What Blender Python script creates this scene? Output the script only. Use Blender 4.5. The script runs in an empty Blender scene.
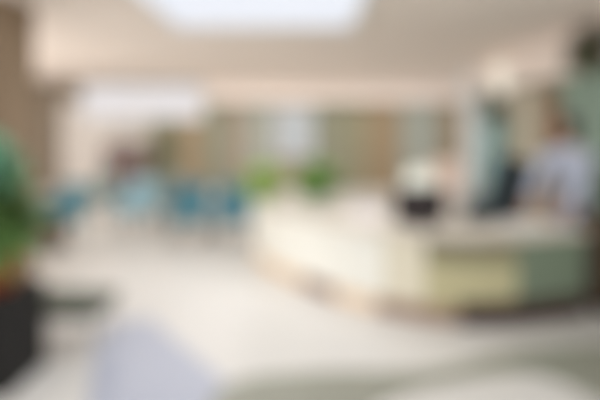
import bpy, bmesh, math, random
from mathutils import Vector, Matrix
random.seed(11)
S = bpy.context.scene
C = S.collection
PI = math.pi

# ------------------------------------------------------------------ camera, sky, lights, exposure
CAM_Z = 1.65
cd = bpy.data.cameras.new('camera'); cam = bpy.data.objects.new('camera', cd); C.objects.link(cam)
cam.location = (0, 0, CAM_Z); cam.rotation_euler = (PI/2, 0, 0)
cd.lens = 30.0; cd.sensor_width = 36.0; cd.shift_y = -70/600
cd.clip_start = 0.05
# the lens is racked to its near limit, so the whole hall lies far out of focus
cd.dof.use_dof = True
cd.dof.focus_distance = 0.25
cd.dof.aperture_fstop = 30.0/18.5
cd.dof.aperture_blades = 0
S.camera = cam

w = bpy.data.worlds.new('world'); S.world = w; w.use_nodes = True
bg = w.node_tree.nodes['Background']
bg.inputs[0].default_value = (0.98, 0.985, 1.0, 1); bg.inputs[1].default_value = 1.0

def area(name, loc, sx, sy, watts, col=(1, 0.985, 0.97), rot=(0, 0, 0)):
    d = bpy.data.lights.new(name, 'AREA'); d.shape = 'RECTANGLE'; d.size = sx; d.size_y = sy
    d.energy = watts; d.color = col
    o = bpy.data.objects.new(name, d); C.objects.link(o); o.location = loc; o.rotation_euler = rot
    return o
area('skylight_daylight', (-0.4, 4.9, 2.93), 2.4, 3.0, 60, (0.95, 0.97, 1.0))
area('middle_ceiling_fill', (-2.2, 9.5, 2.93), 5.0, 1.6, 50)  # added fill under the ceiling, with no fixture behind it
area('back_ceiling_fill', (0.5, 12.3, 2.93), 7.0, 1.0, 70)  # added fill to lift the dim far end, not a real fitting
area('left_fill', (-8.6, 7.5, 1.5), 11.0, 2.4, 790, (1, 0.98, 0.96), (0, -PI/2, 0))  # added unseen side light to brighten the ceiling; left wall has no window

area('front_fill', (0, -0.95, 1.3), 8.0, 2.4, 28, (0.97, 0.985, 1.0), (PI/2, 0, 0))  # added unseen light behind the camera to even out the ceiling
S.view_settings.view_transform = 'Standard'
S.view_settings.look = 'None'
S.view_settings.gamma = 1.0
S.view_settings.exposure = 0.22
S.view_settings.use_curve_mapping = False

# ------------------------------------------------------------------ materials
def lin(c):
    c = c/255.0
    return c/12.92 if c <= 0.04045 else ((c+0.055)/1.055)**2.4
def mat(name, rgb, rough=0.6, var=0.06, scale=6.0, metal=0.0, spec=0.3):
    m = bpy.data.materials.new(name); m.use_nodes = True
    nt = m.node_tree; b = nt.nodes['Principled BSDF']
    b.inputs['Roughness'].default_value = rough; b.inputs['Metallic'].default_value = metal
    b.inputs['Specular IOR Level'].default_value = spec
    c = [lin(v) for v in rgb]
    tc = nt.nodes.new('ShaderNodeTexCoord'); nz = nt.nodes.new('ShaderNodeTexNoise')
    nz.inputs['Scale'].default_value = scale; nz.inputs['Detail'].default_value = 3
    nt.links.new(tc.outputs['Object'], nz.inputs['Vector'])
    mx = nt.nodes.new('ShaderNodeMix'); mx.data_type = 'RGBA'
    mx.inputs[6].default_value = [max(0, v*(1-var)) for v in c]+[1]
    mx.inputs[7].default_value = [min(1, v*(1+var)) for v in c]+[1]
    nt.links.new(nz.outputs['Fac'], mx.inputs[0]); nt.links.new(mx.outputs[2], b.inputs['Base Color'])
    return m
def emit(name, rgb, strength):
    m = bpy.data.materials.new(name); m.use_nodes = True
    b = m.node_tree.nodes['Principled BSDF']
    b.inputs['Base Color'].default_value = (0.12, 0.12, 0.12, 1)
    b.inputs['Emission Color'].default_value = [lin(v) for v in rgb]+[1]
    b.inputs['Emission Strength'].default_value = strength
    return m
def wood(name, rgb, rough=0.5):
    m = mat(name, rgb, rough, 0.12, 3.0)
    nt = m.node_tree; nz = [n for n in nt.nodes if n.type == 'TEX_NOISE'][0]; tc = [n for n in nt.nodes if n.type == 'TEX_COORD'][0]
    mp = nt.nodes.new('ShaderNodeMapping'); mp.inputs['Scale'].default_value = (9, 9, 0.8)
    nt.links.new(tc.outputs['Object'], mp.inputs['Vector']); nt.links.new(mp.outputs[0], nz.inputs['Vector'])
    return m

# ------------------------------------------------------------------ mesh helpers
def bm_new(): return bmesh.new()
def box(bm, x0, x1, y0, y1, z0, z1, bev=0.0, M=None):
    vs = [bm.verts.new((x, y, z)) for x in (x0, x1) for y in (y0, y1) for z in (z0, z1)]
    f = [(0,1,3,2),(4,6,7,5),(0,4,5,1),(2,3,7,6),(0,2,6,4),(1,5,7,3)]
    fs = [bm.faces.new([vs[i] for i in q]) for q in f]
    if bev > 0:
        es = list({e for q in fs for e in q.edges})
        r = bmesh.ops.bevel(bm, geom=es, offset=bev, segments=2, affect='EDGES', profile=0.5)
        vs = list({v for q in r['faces'] for v in q.verts} | {v for v in vs if v.is_valid})
    if M is not None:
        for v in vs:
            if v.is_valid: v.co = M @ v.co
    return vs
def tube(bm, pts, r, seg=10, caps=True):
    pts = [Vector(p) for p in pts]
    rs = r if isinstance(r, (list, tuple)) else [r]*len(pts)
    rings = []
    for i, p in enumerate(pts):
        a = pts[max(0, i-1)]; b = pts[min(len(pts)-1, i+1)]
        t = (b-a).normalized()
        u = t.cross(Vector((0, 0, 1)))
        if u.length < 1e-3: u = t.cross(Vector((0, 1, 0)))
        u.normalize(); v = t.cross(u)
        rings.append([bm.verts.new(p+u*math.cos(2*PI*k/seg)*rs[i]+v*math.sin(2*PI*k/seg)*rs[i]) for k in range(seg)])
    for a, b in zip(rings, rings[1:]):
        for k in range(seg): bm.faces.new((a[k], a[(k+1) % seg], b[(k+1) % seg], b[k]))
    if caps: bm.faces.new(rings[0][::-1]); bm.faces.new(rings[-1])
def lathe(bm, prof, seg=28, cx=0, cy=0, cap=True):
    rings = [[bm.verts.new((cx+r*math.cos(2*PI*k/seg), cy+r*math.sin(2*PI*k/seg), z)) for k in range(seg)] for r, z in prof]
    for a, b in zip(rings, rings[1:]):
        for k in range(seg): bm.faces.new((a[k], a[(k+1) % seg], b[(k+1) % seg], b[k]))
    if cap: bm.faces.new(rings[0][::-1]); bm.faces.new(rings[-1])
def prism(bm, pts, z0, z1):
    lo = [bm.verts.new((x, y, z0)) for x, y in pts]; hi = [bm.verts.new((x, y, z1)) for x, y in pts]
    bm.faces.new(lo[::-1]); bm.faces.new(hi)
    n = len(pts)
    for k in range(n): bm.faces.new((lo[k], lo[(k+1) % n], hi[(k+1) % n], hi[k]))
def ribbon(bm, outer, inner, z0, z1):
    n = len(outer)
    A = [[bm.verts.new((p[0], p[1], z)) for p in c] for c, z in ((outer, z0), (outer, z1), (inner, z1), (inner, z0))]
    for i in range(n-1):
        for j in range(4):
            a, b = A[j], A[(j+1) % 4]
            bm.faces.new((a[i], a[i+1], b[i+1], b[i]))
    bm.faces.new([A[j][0] for j in range(4)]); bm.faces.new([A[j][-1] for j in (3, 2, 1, 0)])
def obj(name, bm, m, parent=None, smooth=False):
    bmesh.ops.recalc_face_normals(bm, faces=bm.faces)
    me = bpy.data.meshes.new(name); bm.to_mesh(me); bm.free()
    if smooth:
        for p in me.polygons: p.use_smooth = True
    me.materials.append(m)
    o = bpy.data.objects.new(name, me); C.objects.link(o); o.parent = parent
    return o
def bx(name, m, parent, *a, **k):
    bm = bm_new(); box(bm, *a, **k); return obj(name, bm, m, parent)
def thing(name, label, cat, loc=(0, 0, 0), rz=0, group=None):
    o = bpy.data.objects.new(name, None); C.objects.link(o); o.empty_display_size = 0.1
    o.location = loc; o.rotation_euler = (0, 0, rz); tag(o, label, cat, group); return o
def tag(o, label, cat, group=None):
    o['label'] = label; o['category'] = cat
    if group: o['group'] = group
    return o
def struct(name, m, *a):
    o = bx(name, m, None, *a); o['kind'] = 'structure'; return o
def dup(root, loc, rz, label, swap=None):
    r = root.copy(); C.objects.link(r); r.location = loc; r.rotation_euler = (0, 0, rz); r['label'] = label
    def rec(a, b):
        for ch in list(a.children):
            if ch == b: continue
            c = ch.copy(); C.objects.link(c); c.parent = b
            if swap and ch.data and ch.data.materials and ch.data.materials[0] in swap:
                c.data = ch.data.copy(); c.data.materials[0] = swap[ch.data.materials[0]]
            rec(ch, c)
    rec(root, r); return r

# ------------------------------------------------------------------ palette
M = {}
M['ceiling'] = mat('ceiling_plaster', (246, 234, 225), 0.9, 0.02)
M['soffit'] = mat('soffit_plaster', (242, 229, 220), 0.9, 0.02)
M['floor'] = mat('cream_floor', (210, 206, 200), 0.32, 0.03, 1.2, spec=0.5)
M['lav'] = mat('lavender_floor_reflection', (168, 172, 186), 0.3, 0.03, 1.2, spec=0.5)  # bluish light reflected in the floor, put into the colour
M['band'] = mat('grey_green_floor', (142, 142, 128), 0.32, 0.04, 1.2, spec=0.5)
M['pale'] = mat('pale_grey_wall', (216, 211, 204), 0.8, 0.03)
M['palest'] = mat('off_white_wall', (236, 230, 224), 0.8, 0.03)
M['taupe'] = mat('taupe_wall', (156, 144, 128), 0.8, 0.04)
M['olive'] = mat('olive_wall', (146, 142, 118), 0.8, 0.04)
M['tan'] = wood('tan_wood', (156, 137, 110))
M['greygreen'] = mat('grey_green_wall', (140, 142, 124), 0.8, 0.04)
M['mist'] = mat('misty_wall', (162, 166, 156), 0.7, 0.03)
M['brownwall'] = mat('brown_column', (140, 120, 98), 0.8, 0.04)
M['pink'] = mat('pinkish_wall', (236, 212, 198), 0.8, 0.03)
M['teal'] = mat('teal_glass_panel', (150, 194, 200), 0.25, 0.03, spec=0.5)
M['seafoam'] = mat('sea_green_wall', (142, 164, 150), 0.7, 0.04)
M['darksea'] = mat('deep_green_dado', (90, 108, 86), 0.7, 0.04)
M['whiteblue'] = mat('blue_white_column', (232, 238, 240), 0.5, 0.02)
M['darkolive'] = mat('dark_olive_panel', (112, 114, 90), 0.7, 0.05)
M['cream'] = mat('cream_laminate', (240, 238, 228), 0.4, 0.02)
M['worktop'] = mat('beige_worktop', (214, 204, 190), 0.45, 0.03)
M['oliveplaster'] = mat('pale_olive_plaster', (196, 190, 172), 0.8, 0.03)
M['palekhaki'] = mat('pale_khaki_laminate', (226, 218, 196), 0.45, 0.03)
M['khaki'] = mat('khaki_laminate', (192, 184, 145), 0.45, 0.04)
M['khakidark'] = mat('dark_khaki_laminate', (132, 126, 98), 0.45, 0.04)
M['moss'] = mat('moss_laminate', (122, 134, 114), 0.45, 0.04)
M['plinth'] = wood('brown_plinth', (66, 47, 41))
M['peach'] = wood('peach_plinth', (238, 213, 184))
M['tanplinth'] = wood('tan_plinth', (158, 128, 108))
M['umber'] = wood('umber_wood', (82, 66, 50))
M['blue'] = mat('teal_blue_fabric', (84, 136, 150), 0.85, 0.05, 30)
M['lightblue'] = mat('pale_blue_fabric', (158, 192, 202), 0.85, 0.05, 30)
M['greyblue'] = mat('grey_blue_fabric', (128, 140, 136), 0.85, 0.05, 30)
M['metal'] = mat('chrome', (175, 175, 175), 0.3, 0.02, metal=0.9)
M['darkmetal'] = mat('dark_metal', (60, 60, 62), 0.4, 0.02, metal=0.5)
M['black'] = mat('black_plastic', (48, 40, 40), 0.5, 0.04)
M['slate'] = mat('slate_fabric', (66, 75, 79), 0.85, 0.05, 30)
M['white'] = mat('white_gloss', (235, 235, 232), 0.4, 0.02)
M['screen'] = mat('dark_screen', (20, 22, 26), 0.15, 0.02, spec=0.5)
M['leaf_light'] = mat('light_green_leaves', (172, 196, 112), 0.6, 0.2, 9)
M['leaf'] = mat('green_leaves', (122, 165, 78), 0.6, 0.2, 9)
M['leaf_dark'] = mat('dark_green_leaves', (104, 138, 76), 0.6, 0.25, 9)
M['leaf_blue'] = mat('blue_green_leaves', (145, 205, 178), 0.6, 0.15, 9)
M['leaf_olive'] = mat('olive_leaves', (94, 100, 68), 0.6, 0.2, 9)
M['bark'] = wood('bark', (96, 78, 60), 0.9)
M['soil'] = mat('soil', (52, 42, 34), 0.95, 0.2, 30)
M['terra'] = mat('terracotta', (170, 84, 50), 0.8, 0.08)
M['charcoal'] = mat('charcoal_box', (30, 28, 26), 0.7, 0.1)
M['mauve'] = wood('mauve_brown_wood', (118, 98, 94))
M['tabletop'] = mat('grey_green_tabletop', (72, 80, 66), 0.35, 0.04)
M['coat'] = mat('white_coat', (182, 188, 203), 0.85, 0.03, 12)
M['trousers'] = mat('slate_trousers', (60, 66, 78), 0.85, 0.05, 20)
M['skin'] = mat('skin', (196, 152, 128), 0.6, 0.04, 20)
M['hair'] = mat('dark_hair', (44, 38, 36), 0.6, 0.15, 40)
M['paper'] = mat('paper', (232, 222, 222), 0.8, 0.02)
M['lampshade'] = emit('lit_shade', (225, 224, 206), 0.82)
M['skylight'] = emit('skylight_glow', (236, 241, 252), 0.76)
M['daylight'] = emit('window_daylight', (240, 236, 238), 0.66)
M['bluelight'] = emit('window_blue_daylight', (200, 206, 208), 0.52)
M['sconce'] = emit('sconce_glow', (240, 232, 215), 0.85)

# ------------------------------------------------------------------ room shell
struct('floor', M['floor'], -9, 9, -1, 14.1, -0.1, 0)
struct('ceiling', M['ceiling'], -9, 9, 2.0, 14.1, 3.0, 3.1)
struct('wall_left', M['pale'], -9.1, -9, -1, 14.1, 0, 3.0)
# back wall with pilaster-wide panels of different finishes
def bX(px): return (px-300)*14/500
struct('wall_back', M['taupe'], -9, 9, 14.0, 14.1, 0, 3.0)
segs = [(-20, 62, 'taupe'), (62, 112, 'palest'), (112, 150, 'pale'), (150, 182, 'olive'), (182, 205, 'tan'), (205, 226, 'greygreen'),
        (226, 248, 'taupe'), (248, 270, 'mist'), (316, 338, 'greygreen'), (338, 366, 'olive'), (366, 400, 'tan'),
        (400, 440, 'mist'), (440, 485, 'tan')]
n = 1
for a, b, m in segs:
    struct('trim_%d' % n, M[m], bX(a), bX(b), 13.95, 14.0, 0, 2.42); n += 1
struct('trim_%d' % n, M['pink'], bX(428), bX(484), 13.9, 13.96, 0, 0.8); n += 1
# soffit that steps down along the back wall
struct('trim_%d' % n, M['soffit'], -2.6, 9, 13.6, 14.0, 2.42, 3.0); n += 1
# tall narrow window and a high strip window
def window(num, x0, x1, z0, z1, glow):
    f = bm_new(); t = 0.05
    for a in ((x0-t, x0, z0-t, z1+t), (x1, x1+t, z0-t, z1+t), (x0, x1, z0-t, z0), (x0, x1, z1, z1+t), ((x0+x1)/2-0.02, (x0+x1)/2+0.02, z0, z1)):
        box(f, a[0], a[1], 13.9, 13.98, a[2], a[3])
    o = obj('window_%d' % num, f, M['white']); o['kind'] = 'structure'
    p = bx('window_pane', glow, o, x0, x1, 13.93, 13.95, z0, z1)
window(1, bX(276), bX(312), 0.95, 2.25, M['bluelight'])
window(2, bX(84), bX(202), 1.98, 2.88, M['daylight'])
# taupe column close on the left
struct('wall_column', M['brownwall'], -3.8, -2.92, 4.9, 5.5, 0, 3.0).name = 'trim_%d' % n; n += 1
# right hand wall running away beside the desk
def rY(px): return 1900/(px-300)
struct('wall_right', M['seafoam'], 3.8, 3.9, 2.0, rY(478), 0, 3.0)
rs = [(486, 503, 'teal', 0, 1.95), (486, 505, 'darkolive', 1.95, 2.35), (503, 520, 'greygreen', 0, 1.95), (505, 520, 'taupe', 1.95, 2.35), (520, 540, 'oliveplaster', 0, 2.35),
      (540, 562, 'brownwall', 0, 2.35), (563, 680, 'darksea', 0, 1.25)]
for a, b, m, z0, z1 in rs:
    struct('trim_%d' % n, M[m], 3.76, 3.8, rY(b), rY(a), z0, z1); n += 1
struct('trim_%d' % n, M['soffit'], 3.6, 3.8, 3.0, rY(480), 2.4, 3.0); n += 1
bm = bm_new(); lathe(bm, [(0.28, 0), (0.28, 3.0)], 24, 3.78, 10.75)
o = obj('trim_%d' % n, bm, M['whiteblue'], smooth=True); o['kind'] = 'structure'; n += 1

# lavender floor reflection painted as a flat patch, then the inlaid grey-green band
def floor_patch(m, pts):
    global n
    bm = bm_new(); prism(bm, pts, -0.01, 0.002); o = obj('trim_%d' % n, bm, M[m]); o['kind'] = 'structure'; n += 1
def fp(px, py):
    Y = 825/(py-130); return ((px-300)*Y/500, Y)
floor_patch('lav', [fp(76, 480), fp(96, 345), fp(112, 322), fp(150, 318), fp(238, 392), fp(280, 480)])
def arc(pts, k=8):
    out = []
    P = [Vector(p) for p in pts]
    for i in range(len(P)-1):
        p0 = P[max(0, i-1)]; p1 = P[i]; p2 = P[i+1]; p3 = P[min(len(P)-1, i+2)]
        for j in range(k):
            t = j/k
            out.append(0.5*((2*p1)+(-p0+p2)*t+(2*p0-5*p1+4*p2-p3)*t*t+(-p0+3*p1-3*p2+p3)*t**3))
    out.append(P[-1]); return [(q[0], q[1]) for q in out]
bo = arc([fp(195, 480), fp(222, 388), fp(320, 372), fp(430, 370), fp(520, 350), fp(640, 342)])
bi = arc([fp(330, 480), fp(350, 440), fp(380, 405), fp(450, 382), fp(540, 375), fp(640, 425)])
bm = bm_new(); prism(bm, bo+bi[::-1], -0.01, 0.004); o = obj('trim_%d' % n, bm, M['band']); o['kind'] = 'structure'; n += 1

# ------------------------------------------------------------------ ceiling lights
def ceiling_light(label, x0, x1, y0, y1, m):
    cx, cy = (x0+x1)/2, (y0+y1)/2
    t = thing('ceiling_light', label, 'ceiling light', (cx, cy, 2.95), 0, None)
    bm = bm_new(); a, b = (x1-x0)/2, (y1-y0)/2
    for q in ((-a-.06, -a, -b-.06, b+.06), (a, a+.06, -b-.06, b+.06), (-a, a, -b-.06, -b), (-a, a, b, b+.06)):
        box(bm, *q, -0.02, 0.05)
    obj('frame', bm, M['white'], t)
    bx('diffuser', m, t, -a, a, -b, b, 0.0, 0.03)
    return t
ceiling_light('large glowing rectangular panel set in the ceiling above the walkway', -1.52, 0.62, 3.2, 6.25, M['skylight'])

# ------------------------------------------------------------------ reception desk
base = [fp(254, 260), fp(270, 272), fp(300, 287), fp(350, 306), fp(400, 318), fp(450, 325), fp(500, 325), fp(550, 320), fp(585, 315)]
F = arc(base, 6)
def offs(c, d):
    out = []
    for i, p in enumerate(c):
        a = Vector(c[max(0, i-1)]); b = Vector(c[min(len(c)-1, i+1)])
        t = (b-a).normalized(); nrm = Vector((-t.y, t.x))
        out.append((p[0]+nrm.x*d, p[1]+nrm.y*d))
    return out
DT = 0.76
desk = thing('reception_desk', 'long curved cream and khaki reception desk with a brown base', 'reception desk')
def strip(name, i0, i1, m, d0, d1, z0, z1):
    bm = bm_new(); a, b = offs(F, d0), offs(F, d1)
    if d1 > 0.3:        # the desk is deepest in the middle and slimmer at its right end
        k = len(F)-1
        b = [offs(F, d1 - (0.0 if i/k < 0.8 else (i/k-0.8)*1.3))[i] for i in range(k+1)]
        if d0 > 0.3: a = [offs(F, d0 - (0.0 if i/k < 0.8 else (i/k-0.8)*1.3))[i] for i in range(k+1)]
    ribbon(bm, a[i0:i1+1], b[i0:i1+1], z0, z1); return obj(name, bm, M[m], desk)
N = len(F)-1
def idx(px):
    best = min(range(N+1), key=lambda i: abs(300+500*F[i][0]/F[i][1]-px)); return best
strip('worktop', 0, N, 'worktop', -0.04, 0.7, DT-0.04, DT)
for a, b, m in ((238, 303, 'peach'), (303, 328, 'tanplinth'), (328, 378, 'peach'), (378, 460, 'tanplinth'), (460, 640, 'plinth')):
    strip('plinth', idx(a), idx(b), m, 0.03 if a < 460 else -0.012, 0.10 if a < 460 else -0.001, 0, 0.15 if a < 460 else 0.2)
for a, b, m in ((238, 268, 'cream'), (268, 305, 'cream'), (305, 345, 'cream'), (345, 385, 'cream'), (385, 425, 'palekhaki')):
    strip('front_panel', idx(a), idx(b), m, 0.0, 0.06, 0.15, DT-0.04)
for a, b in ((425, 470), (470, 520)):
    strip('front_panel', idx(a), idx(b), 'khaki', 0.0, 0.06, 0.15, 0.52)
    strip('fascia', idx(a), idx(b), 'khakidark', 0.0, 0.06, 0.52, DT-0.04)
strip('front_panel', idx(520), N, 'moss', 0.0, 0.06, 0.15, DT-0.04)
strip('back_panel', 0, N, 'cream', 0.62, 0.66, 0, DT-0.04)
# tall brown unit closing the right end of the desk
cab = thing('cabinet', 'dark brown wooden cabinet closing the right end of the reception desk', 'cabinet', (3.03, 4.47, 0))
bx('body', M['umber'], cab, -0.34, 0.34, -0.02, 0.4, 0.05, 0.86, bev=0.01)
bx('base', M['black'], cab, -0.3, 0.3, 0.0, 0.36, 0, 0.05)
for s in (-1, 1):
    d = bx('door', M['umber'], cab, min(s*0.01, s*0.33), max(s*0.01, s*0.33), -0.045, -0.02, 0.08, 0.83, bev=0.005)
    bm = bm_new(); tube(bm, [(s*0.05, -0.07, 0.42), (s*0.05, -0.07, 0.58)], 0.008); obj('handle', bm, M['metal'], d)

# ------------------------------------------------------------------ foliage helpers
def leaf(bm, p, d, L, W, droop=0.25):
    d = d.normalized(); side = d.cross(Vector((0, 0, 1)))
    if side.length < 0.05: side = Vector((1, 0, 0))
    side.normalize(); rows = []
    for k in range(5):
        t = k/4; q = p+d*L*t+Vector((0, 0, -droop*L*t*t)); wv = W*math.sin(PI*min(1, 0.08+0.92*t))**0.8*0.5
        if k == 4: wv = 0.001
        rows.append((bm.verts.new(q-side*wv), bm.verts.new(q+Vector((0, 0, -0.15*wv))), bm.verts.new(q+side*wv)))
    for a, b in zip(rows, rows[1:]):
        bm.faces.new((a[0], a[1], b[1], b[0])); bm.faces.new((a[1], a[2], b[2], b[1]))
def rdir(up=-0.2):
    while True:
        v = Vector((random.uniform(-1, 1), random.uniform(-1, 1), random.uniform(up, 1)))
        if 0.1 < v.length < 1: return v.normalized()
def crown(bm, c, r, nleaf, L, W, up=-0.8):
    c = Vector(c)
    for _ in range(nleaf):
        d = rdir(up); p = c+Vector((d.x*r[0], d.y*r[1], d.z*r[2]))*random.uniform(0.3, 1.0)
        leaf(bm, p, (d+rdir(-0.6)*0.6), L*random.uniform(.7, 1.2), W*random.uniform(.7, 1.2))

# plants on the desk
def desk_plant(px, label, m, r, h, Y=6.15, potm='white', dx=0):
    X = (px-300)*Y/500
    t = thing('potted_plant', label, 'potted plant', (X, Y, DT), 0, 'leafy plants on the desk')
    bm = bm_new(); lathe(bm, [(0.07, 0), (0.1, 0.1), (0.105, 0.115), (0.09, 0.115), (0.085, 0.1)], 24); obj('pot', bm, M[potm], t, True)
    bm = bm_new(); lathe(bm, [(0.085, 0.09), (0.085, 0.1)], 20); obj('soil', bm, M['soil'], t)
    bm = bm_new()
    for k in range(9):
        a = k*0.7; tube(bm, [(0.02*math.cos(a), 0.02*math.sin(a), 0.09), (0.06*math.cos(a), 0.06*math.sin(a), 0.2), (0.16*math.cos(a), 0.14*math.sin(a), 0.12+h*0.5)], 0.005, 6)
    obj('stem', bm, M['leaf_dark'], t)
    bm = bm_new(); crown(bm, (0, 0, 0.11+h*0.5), (r, r*0.8, h*0.45), 520, 0.1, 0.05)
    obj('foliage', bm, M[m], t)
desk_plant(262, 'pale green bushy plant at the far left end of the reception desk', 'leaf_light', 0.26, 0.36, 5.75)
desk_plant(317, 'deeper green bushy plant on the reception desk, nearer the monitor', 'leaf', 0.25, 0.42, 5.75)

# ------------------------------------------------------------------ things on the desk
Y = 4.66; X = (420-300)*Y/500
t = thing('computer_monitor', 'dark computer monitor standing on the reception desk, its back to the hall', 'monitor', (X, Y, DT), 0.1)
bx('casing', M['black'], t, -0.24, 0.24, -0.03, 0.03, 0.03, 0.36, bev=0.012)
bx('screen', M['screen'], t, -0.225, 0.225, 0.03, 0.034, 0.055, 0.345)
bm = bm_new(); lathe(bm, [(0.12, 0), (0.12, 0.012), (0.03, 0.02), (0.025, 0.06)], 24); obj('stand', bm, M['black'], t, True)
Y = 4.98; X = (420-300)*Y/500
t = thing('table_lamp', 'table lamp with a lit pale shade behind the dark monitor', 'lamp', (X, Y, DT))
bm = bm_new(); lathe(bm, [(0.09, 0), (0.09, 0.02), (0.03, 0.04), (0.04, 0.1), (0.02, 0.16), (0.012, 0.22)], 24); obj('base', bm, M['white'], t, True)
bm = bm_new(); lathe(bm, [(0.19, 0.22), (0.13, 0.5), (0.125, 0.5), (0.185, 0.22)], 28, cap=False); obj('shade', bm, M['lampshade'], t, True)
bm = bm_new(); lathe(bm, [(0.015, 0.22), (0.035, 0.28), (0.03, 0.34), (0.01, 0.37)], 16); obj('bulb', bm, M['lampshade'], t, True)
Y = 5.1; X = (368-300)*Y/500
t = thing('paper_tray', 'white letter tray with pinkish sheets left of the monitor', 'tray', (X, Y, DT), -0.3)
bm = bm_new(); box(bm, -.16, .16, -.12, .12, 0, .01); box(bm, -.16, -.15, -.12, .12, .01, .1); box(bm, .15, .16, -.12, .12, .01, .1); box(bm, -.15, .15, .11, .12, .01, .1)
obj('body', bm, M['white'], t); bx('paper_stack', M['paper'], t, -.14, .14, -.11, .10, .01, .07)

# ------------------------------------------------------------------ office chair behind the desk
t = thing('office_chair', 'dark slate high-backed office chair behind the reception desk', 'office chair', ((487-300)*6.12/500, 6.12, 0), PI+0.25)
bm = bm_new()
for k in range(5):
    a = 2*PI*k/5; tube(bm, [(0, 0, 0.1), (0.3*math.cos(a), 0.3*math.sin(a), 0.07)], [0.025, 0.016], 8)
obj('base', bm, M['darkmetal'], t)
for k in range(5):
    a = 2*PI*k/5; bm = bm_new(); x, y = 0.3*math.cos(a), 0.3*math.sin(a); tube(bm, [(x-.02, y, .03), (x+.02, y, .03)], 0.03, 14); obj('caster', bm, M['black'], t)
bm = bm_new(); tube(bm, [(0, 0, 0.1), (0, 0, 0.44)], 0.03, 14); obj('column', bm, M['metal'], t)
bx('seat', M['slate'], t, -.27, .27, -.25, .27, .44, .54, bev=0.03)
bm = bm_new(); box(bm, -.29, .29, -.05, .05, 0, .76, bev=0.035, M=Matrix.Translation((0, 0.27, 0.58)) @ Matrix.Rotation(-0.18, 4, 'X') @ Matrix.Rotation(-0.22, 4, 'Y')); obj('backrest', bm, M['slate'], t)
for s in (-1, 1):
    bm = bm_new(); tube(bm, [(s*.26, .1, .5), (s*.33, .1, .5), (s*.33, .05, .72), (s*.33, -.18, .73)], 0.018, 8); obj('armrest', bm, M['black'], t)

# ------------------------------------------------------------------ person in the white coat
PX, PY = 2.94, 5.38
t = thing('person', 'person with dark hair in a pale coat leaning over the right side of the desk', 'person', (PX, PY, 0), -0.9)
def skin_mesh(name, nodes, edges, m, parent, sub=2):
    me = bpy.data.meshes.new(name); me.from_pydata([v[:3] for v in nodes], edges, []); me.materials.append(m)
    for p in me.polygons: p.use_smooth = True
    o = bpy.data.objects.new(name, me); C.objects.link(o); o.parent = parent
    mod = o.modifiers.new('Skin', 'SKIN'); mod.use_smooth_shade = True
    for i, v in enumerate(nodes):
        sv = me.skin_vertices[0].data[i]; rr = v[3]; sv.radius = rr if isinstance(rr, tuple) else (rr, rr); sv.use_root = (i == 0)
    s = o.modifiers.new('Sub', 'SUBSURF'); s.levels = sub; s.render_levels = sub
    return o
# pelvis is node 0; local frame, desk lies towards -Y and -X
B = [(0.0, 0.02, 0.93, (.155, .115)), (0.0, 0.0, 1.08, (.135, .10)), (0.0, -0.04, 1.25, (.155, .11)), (0.0, -0.08, 1.40, (.14, .10)), (0.0, -0.1, 1.49, .06), (0.0, -0.12, 1.56, .055),
     (-.16, -.12, 1.375, .05), (-.25, -.27, 1.13, .05), (-.26, -.42, .93, .04), (-.26, -.52, .80, .03),
     (.16, -.12, 1.375, .05), (.23, -.27, 1.13, .05), (.17, -.42, .93, .04), (.12, -.52, .80, .03),
     (-.10, 0.02, .86, .095), (-.11, .0, .48, .065), (-.11, .03, .1, .045), (-.11, -.1, .04, .04),
     (.10, 0.02, .86, .095), (.11, .0, .48, .065), (.11, .03, .1, .045), (.11, -.1, .04, .04)]
E = [(0, 1), (1, 2), (2, 3), (3, 4), (4, 5), (3, 6), (6, 7), (7, 8), (8, 9), (3, 10), (10, 11), (11, 12), (12, 13), (0, 14), (14, 15), (15, 16), (16, 17), (0, 18), (18, 19), (19, 20), (20, 21)]
body = skin_mesh('body', B, E, M['skin'], t)
# head, joined as its own shaped mesh
hc = Vector((0, -0.15, 1.685)); bm = bm_new()
bmesh.ops.create_uvsphere(bm, u_segments=24, v_segments=18, radius=1.0)
for v in bm.verts:
    c = v.co; x, y, z = c
    jaw = 1-0.28*max(0, -z)
    c.x = x*0.078*jaw; c.y = y*0.1*(1-0.1*max(0, -z)); c.z = z*0.122
    if y < -0.85 and -0.35 < z < 0.15: c.y -= 0.02*(1-abs(x)*2.2) if abs(x) < 0.4 else 0
    c += hc
for s in (-1, 1):
    bmesh.ops.create_uvsphere(bm, u_segments=10, v_segments=8, radius=0.028, matrix=Matrix.Translation(hc+Vector((s*0.08, 0.005, -0.005))) @ Matrix.Diagonal((0.4, 0.7, 1.1, 1)))
head = obj('head', bm, M['skin'], t, True)
for s in (-1, 1):
    bm = bm_new(); bmesh.ops.create_uvsphere(bm, u_segments=10, v_segments=8, radius=0.012, matrix=Matrix.Translation(hc+Vector((s*0.03, -0.088, 0.0)))); obj('eye', bm, M['hair'], head, True)
bm = bm_new(); box(bm, -.025, .025, -.097, -.085, -.072, -.06, bev=.004, M=Matrix.Translation(hc)); obj('mouth', bm, M['terra'], head)
bm = bm_new(); bmesh.ops.create_uvsphere(bm, u_segments=26, v_segments=20, radius=1.0)
for v in bm.verts:
    x, y, z = v.co; front = y < -0.62 and z < 0.4
    k = 0.9 if front else 1.0
    v.co = Vector((x*0.1*k, y*0.12*(0.78 if front else 1)+0.018, z*(0.138 if z > 0 else 0.16)*k+0.01))+hc
obj('hair', bm, M['hair'], head, True)
for o in [head]+list(head.children):      # the head is turned down the hall, towards the monitor
    o.data.transform(Matrix.Translation((0, -0.13, 0)) @ Matrix.Rotation(-0.75, 4, 'Z') @ Matrix.Translation((0, 0.13, 0)))
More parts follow.
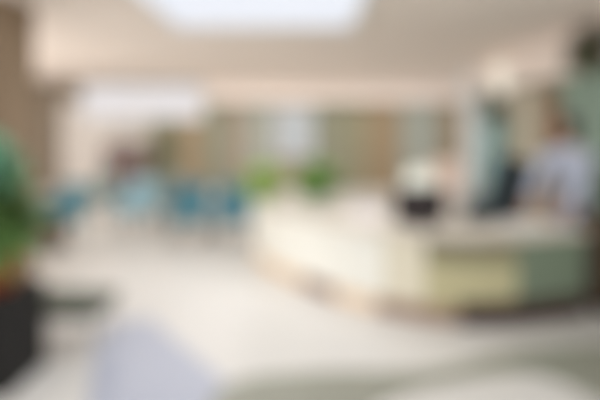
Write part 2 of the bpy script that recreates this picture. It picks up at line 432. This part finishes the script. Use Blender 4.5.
# coat over the body
def loft(bm, rings, seg=24):
    R = [[bm.verts.new((cx+rx*math.cos(2*PI*k/seg), cy+ry*math.sin(2*PI*k/seg), z)) for k in range(seg)] for cx, cy, z, rx, ry in rings]
    for a, b in zip(R, R[1:]):
        for k in range(seg): bm.faces.new((a[k], a[(k+1) % seg], b[(k+1) % seg], b[k]))
    bm.faces.new(R[0][::-1]); bm.faces.new(R[-1])
bm = bm_new()
loft(bm, [(0, .03, .52, .215, .17), (0, .03, .7, .205, .165), (0, .02, .9, .19, .15), (0, 0, 1.06, .172, .135), (0, -.04, 1.22, .188, .14),
          (0, -.08, 1.34, .195, .138), (0, -.1, 1.41, .18, .12), (0, -.11, 1.45, .12, .1), (0, -.12, 1.48, .07, .07)])
for e in (-1, 1):
    ex = {-1: [(-.12, -.1, 1.38), (-.19, -.14, 1.36), (-.25, -.27, 1.13), (-.26, -.36, 1.02), (-.26, -.44, .92)],
          1: [(.12, -.1, 1.38), (.19, -.14, 1.36), (.235, -.27, 1.13), (.2, -.36, 1.02), (.17, -.44, .92)]}[e]
    tube(bm, ex, [.085, .092, .068, .06, .05], 16)
obj('coat', bm, M['coat'], t, True)
bm = bm_new()
loft(bm, [(0, .02, .78, .175, .135), (0, .02, .98, .16, .12)])
for e in (-1, 1):
    tube(bm, [(e*.1, .02, .84), (e*.11, .0, .48), (e*.11, .03, .07)], [.1, .08, .068], 16)
obj('trousers', bm, M['trousers'], t, True)
for s in (-1, 1):
    bm = bm_new(); box(bm, s*.11-.045, s*.11+.045, -.19, .09, 0, .09, bev=.025); obj('shoe', bm, M['black'], t, True)
# hands: palm plus five bent fingers
def hand(px, py, pz, ang, side):
    R = Matrix.Translation((px, py, pz)) @ Matrix.Rotation(ang, 4, 'Z')
    nodes = [(0, 0, 0, .022), (0, -.04, -.006, (.032, .014)), (0, -.08, -.008, (.034, .013))]; ed = [(0, 1), (1, 2)]
    for i, (fx, L) in enumerate(((-.03, .062), (-.01, .075), (.01, .07), (.028, .055))):
        b = len(nodes); nodes += [(fx, -.085, -.008, .009), (fx*1.15, -.085-L*.5, -.012, .0085), (fx*1.2, -.085-L, -.026, .007)]
        ed += [(2, b), (b, b+1), (b+1, b+2)]
    b = len(nodes); nodes += [(side*.03, -.03, -.008, .011), (side*.052, -.062, -.012, .01), (side*.05, -.088, -.02, .008)]
    ed += [(1, b), (b, b+1), (b+1, b+2)]
    nn = []
    for v in nodes:
        q = R @ Vector(v[:3]); nn.append((q.x, q.y, q.z, v[3]))
    skin_mesh('hand', nn, ed, M['skin'], body, 1)
hand(-.26, -.52, .795, 0.1, 1)
hand(.12, -.52, .795, -.2, -1)

t = thing('bag', 'dark slate bag standing on the desk left of the open folder', 'bag', ((482-300)*4.86/500, 4.86, DT), 0.2)
bm = bm_new(); box(bm, -.15, .15, -.06, .06, 0, .2, bev=.025); obj('body', bm, M['slate'], t)
bm = bm_new(); tube(bm, [(.07*math.cos(a*PI/8), 0, .19+.07*math.sin(a*PI/8)) for a in range(9)], .008, 8); obj('handle', bm, M['black'], t)
# open folder that the person reads, wall sconce
o = thing('open_folder', 'open white folder lying on the desk in front of the person', 'folder', ((526-300)*4.74/500, 4.74, DT), 0.1)
bx('cover', M['whiteblue'], o, -.24, .24, -.16, .16, 0, .006)
for s in (-1, 1): bx('paper_stack', M['white'], o, min(s*.01, s*.22), max(s*.01, s*.22), -.15, .15, .006, .014)
zz = 1.65+48*8.8/500
t = thing('wall_sconce', 'pale glowing sconce high on the right wall', 'wall lamp', (3.76, 1900/215, zz))
bm = bm_new(); box(bm, -.03, 0, -.06, .06, -.12, .12, bev=.005); obj('backplate', bm, M['metal'], t)
bm = bm_new(); lathe(bm, [(0.09, -.24), (0.17, .26), (0.16, .26), (0.08, -.23)], 20, -.2, 0); obj('shade', bm, M['sconce'], t, True)

# ------------------------------------------------------------------ trees
def tree(x, y, h, crown_r, cz, label, m, nleaf, potm='umber', trunk=0.025):
    t = thing('potted_tree', label, 'potted tree', (x, y, 0))
    bm = bm_new(); lathe(bm, [(0.13, 0), (0.18, 0.34), (0.19, 0.36), (0.165, 0.36), (0.155, 0.32)], 28); obj('pot', bm, M[potm], t, True)
    bm = bm_new(); lathe(bm, [(0.155, 0.3), (0.155, 0.33)], 20); obj('soil', bm, M['soil'], t)
    bm = bm_new(); tube(bm, [(0, 0, .3), (.02, .01, h*.5), (0, 0, cz)], [trunk, trunk*.8, trunk*.5], 10)
    for k in range(6):
        a = k*1.05; tube(bm, [(0, 0, cz-crown_r[2]*.6), (crown_r[0]*.6*math.cos(a), crown_r[1]*.6*math.sin(a), cz+crown_r[2]*.3)], [trunk*.5, .005], 6)
    obj('trunk', bm, M['bark'], t)
    bm = bm_new(); crown(bm, (0, 0, cz), crown_r, nleaf, .12, .055); obj('foliage', bm, M[m], t)
tree(3.41, 5.9, 2.6, (.25, .25, .25), 2.62, 'slim tree with a dark green ball crown behind the person', 'leaf_olive', 420)
tree(3.5, 9.2, 2.4, (.18, .18, .36), 2.1, 'slender olive tree beside the pale round column', 'leaf_olive', 110)
tree((166-300)*11.5/500, 11.5, 1.9, (.35, .3, .55), 1.35, 'loose olive-green tree behind the row of blue chairs', 'leaf_olive', 200)

# big plant at the left edge of the picture
t = thing('leafy_plant', 'tall dense green plant in a terracotta pot on a black stand at the left edge', 'potted plant', (-2.04, 3.31, 0))
bm = bm_new(); box(bm, -.24, .24, -.24, .24, 0, .6, bev=.01); obj('stand', bm, M['charcoal'], t)
bm = bm_new(); lathe(bm, [(0.14, .6), (0.2, .82), (0.215, .84), (0.19, .84), (0.18, .8)], 28); obj('pot', bm, M['terra'], t, True)
bm = bm_new(); lathe(bm, [(0.18, .78), (0.18, .81)], 20); obj('soil', bm, M['soil'], t)
bm = bm_new()
for k in range(8):
    a = k*.8; tube(bm, [(.03*math.cos(a), .03*math.sin(a), .8), (.1*math.cos(a), .1*math.sin(a), 1.05), (.18*math.cos(a), .18*math.sin(a), 1.3)], .008, 6)
obj('stem', bm, M['leaf_dark'], t)
bm = bm_new(); crown(bm, (0, 0, 1.12), (.25, .25, .33), 620, .16, .07); obj('foliage', bm, M['leaf_dark'], t)
bm = bm_new(); crown(bm, (-.06, -.05, 1.42), (.22, .2, .17), 230, .15, .06); o = obj('young_leaves', bm, M['leaf_blue'], t); o['label'] = 'paler blue-green leaves at the top'

# low table beside the plant
t = thing('coffee_table', 'low dark grey-green table on the floor beside the big plant', 'table', (-1.78, 3.9, 0), -0.05)
bx('tabletop', M['tabletop'], t, -.3, .3, -.22, .22, .31, .35, bev=.01)
bm = bm_new()
for s in (-1, 1):
    box(bm, -.27, .27, min(s*.17, s*.19), max(s*.17, s*.19), .24, .31); box(bm, min(s*.25, s*.27), max(s*.25, s*.27), -.17, .17, .24, .31)
obj('apron', bm, M['tabletop'], t)
for sx in (-1, 1):
    for sy in (-1, 1):
        bm = bm_new(); tube(bm, [(sx*.26, sy*.18, 0), (sx*.26, sy*.18, .31)], .014, 10); obj('leg', bm, M['metal'], t)

# ------------------------------------------------------------------ waiting chairs
def make_chair(loc, rz, label):
    t = thing('waiting_chair', label, 'chair', loc, rz, 'blue waiting chairs')
    bx('seat', M['blue'], t, -.215, .215, -.26, .24, .29, .47, bev=.035)
    bm = bm_new(); box(bm, -.22, .22, -.045, .045, 0, .42, bev=.035, M=Matrix.Translation((0, .25, .42)) @ Matrix.Rotation(-.2, 4, 'X')); obj('backrest', bm, M['blue'], t)
    for s in (-1, 1):
        bm = bm_new(); box(bm, s*.245-.03, s*.245+.03, -.25, .25, .27, .6, bev=.02); obj('armrest', bm, M['blue'], t)
    for sx in (-1, 1):
        for sy in (-1, 1):
            bm = bm_new(); tube(bm, [(sx*.23, sy*.22, 0), (sx*.22, sy*.2, .3)], [.018, .024], 10); obj('leg', bm, M['bark'], t)
    return t
def cx(px, Y): return ((px-300)*Y/500, Y, 0)
c0 = make_chair(cx(233, 7.5), 0.1, 'teal-blue waiting chair nearest the reception desk')
dup(c0, cx(190, 7.5), 0.05, 'teal-blue waiting chair, second from the reception desk')
dup(c0, cx(136, 8.2), -0.1, 'pale blue waiting chair in the middle of the row', {M['blue']: M['lightblue']})
dup(c0, cx(59, 7.4), -0.3, 'teal-blue waiting chair next to the big leafy plant')
dup(c0, cx(97, 9.3), -0.2, 'grey-blue waiting chair set back behind the pale blue one', {M['blue']: M['greyblue']})
dup(c0, cx(169, 9.0), 0.0, 'grey-blue waiting chair set back in front of the loose olive-green tree', {M['blue']: M['greyblue']})

t = thing('side_table', 'low brown wooden side table in front of the leftmost teal-blue chair', 'side table', (-3.46, 6.78, 0))
bx('tabletop', M['bark'], t, -.23, .23, -.2, .2, .38, .42, bev=.008)
bx('shelf', M['bark'], t, -.2, .2, -.17, .17, .12, .15)
for sx in (-1, 1):
    for sy in (-1, 1):
        bx('leg', M['bark'], t, sx*.2-.02, sx*.2+.02, sy*.17-.02, sy*.17+.02, 0, .38)
bx('drawer', M['bark'], t, -.18, .18, -.19, .15, .24, .375)
# dark cabinet against the back wall
t = thing('cabinet', 'dark mauve-brown cabinet against the back wall below the high window', 'cabinet', ((125-300)*13.5/500, 13.5, 0))
bx('body', M['mauve'], t, -.5, .5, -.2, .25, .06, 1.25, bev=.01)
bx('base', M['black'], t, -.46, .46, -.17, .22, 0, .06)
for s in (-1, 1):
    d = bx('door', M['mauve'], t, min(s*.01, s*.48), max(s*.01, s*.48), -.225, -.2, .1, 1.22, bev=.005)
    bm = bm_new(); tube(bm, [(s*.06, -.25, .6), (s*.06, -.25, .8)], .01); obj('handle', bm, M['metal'], d)
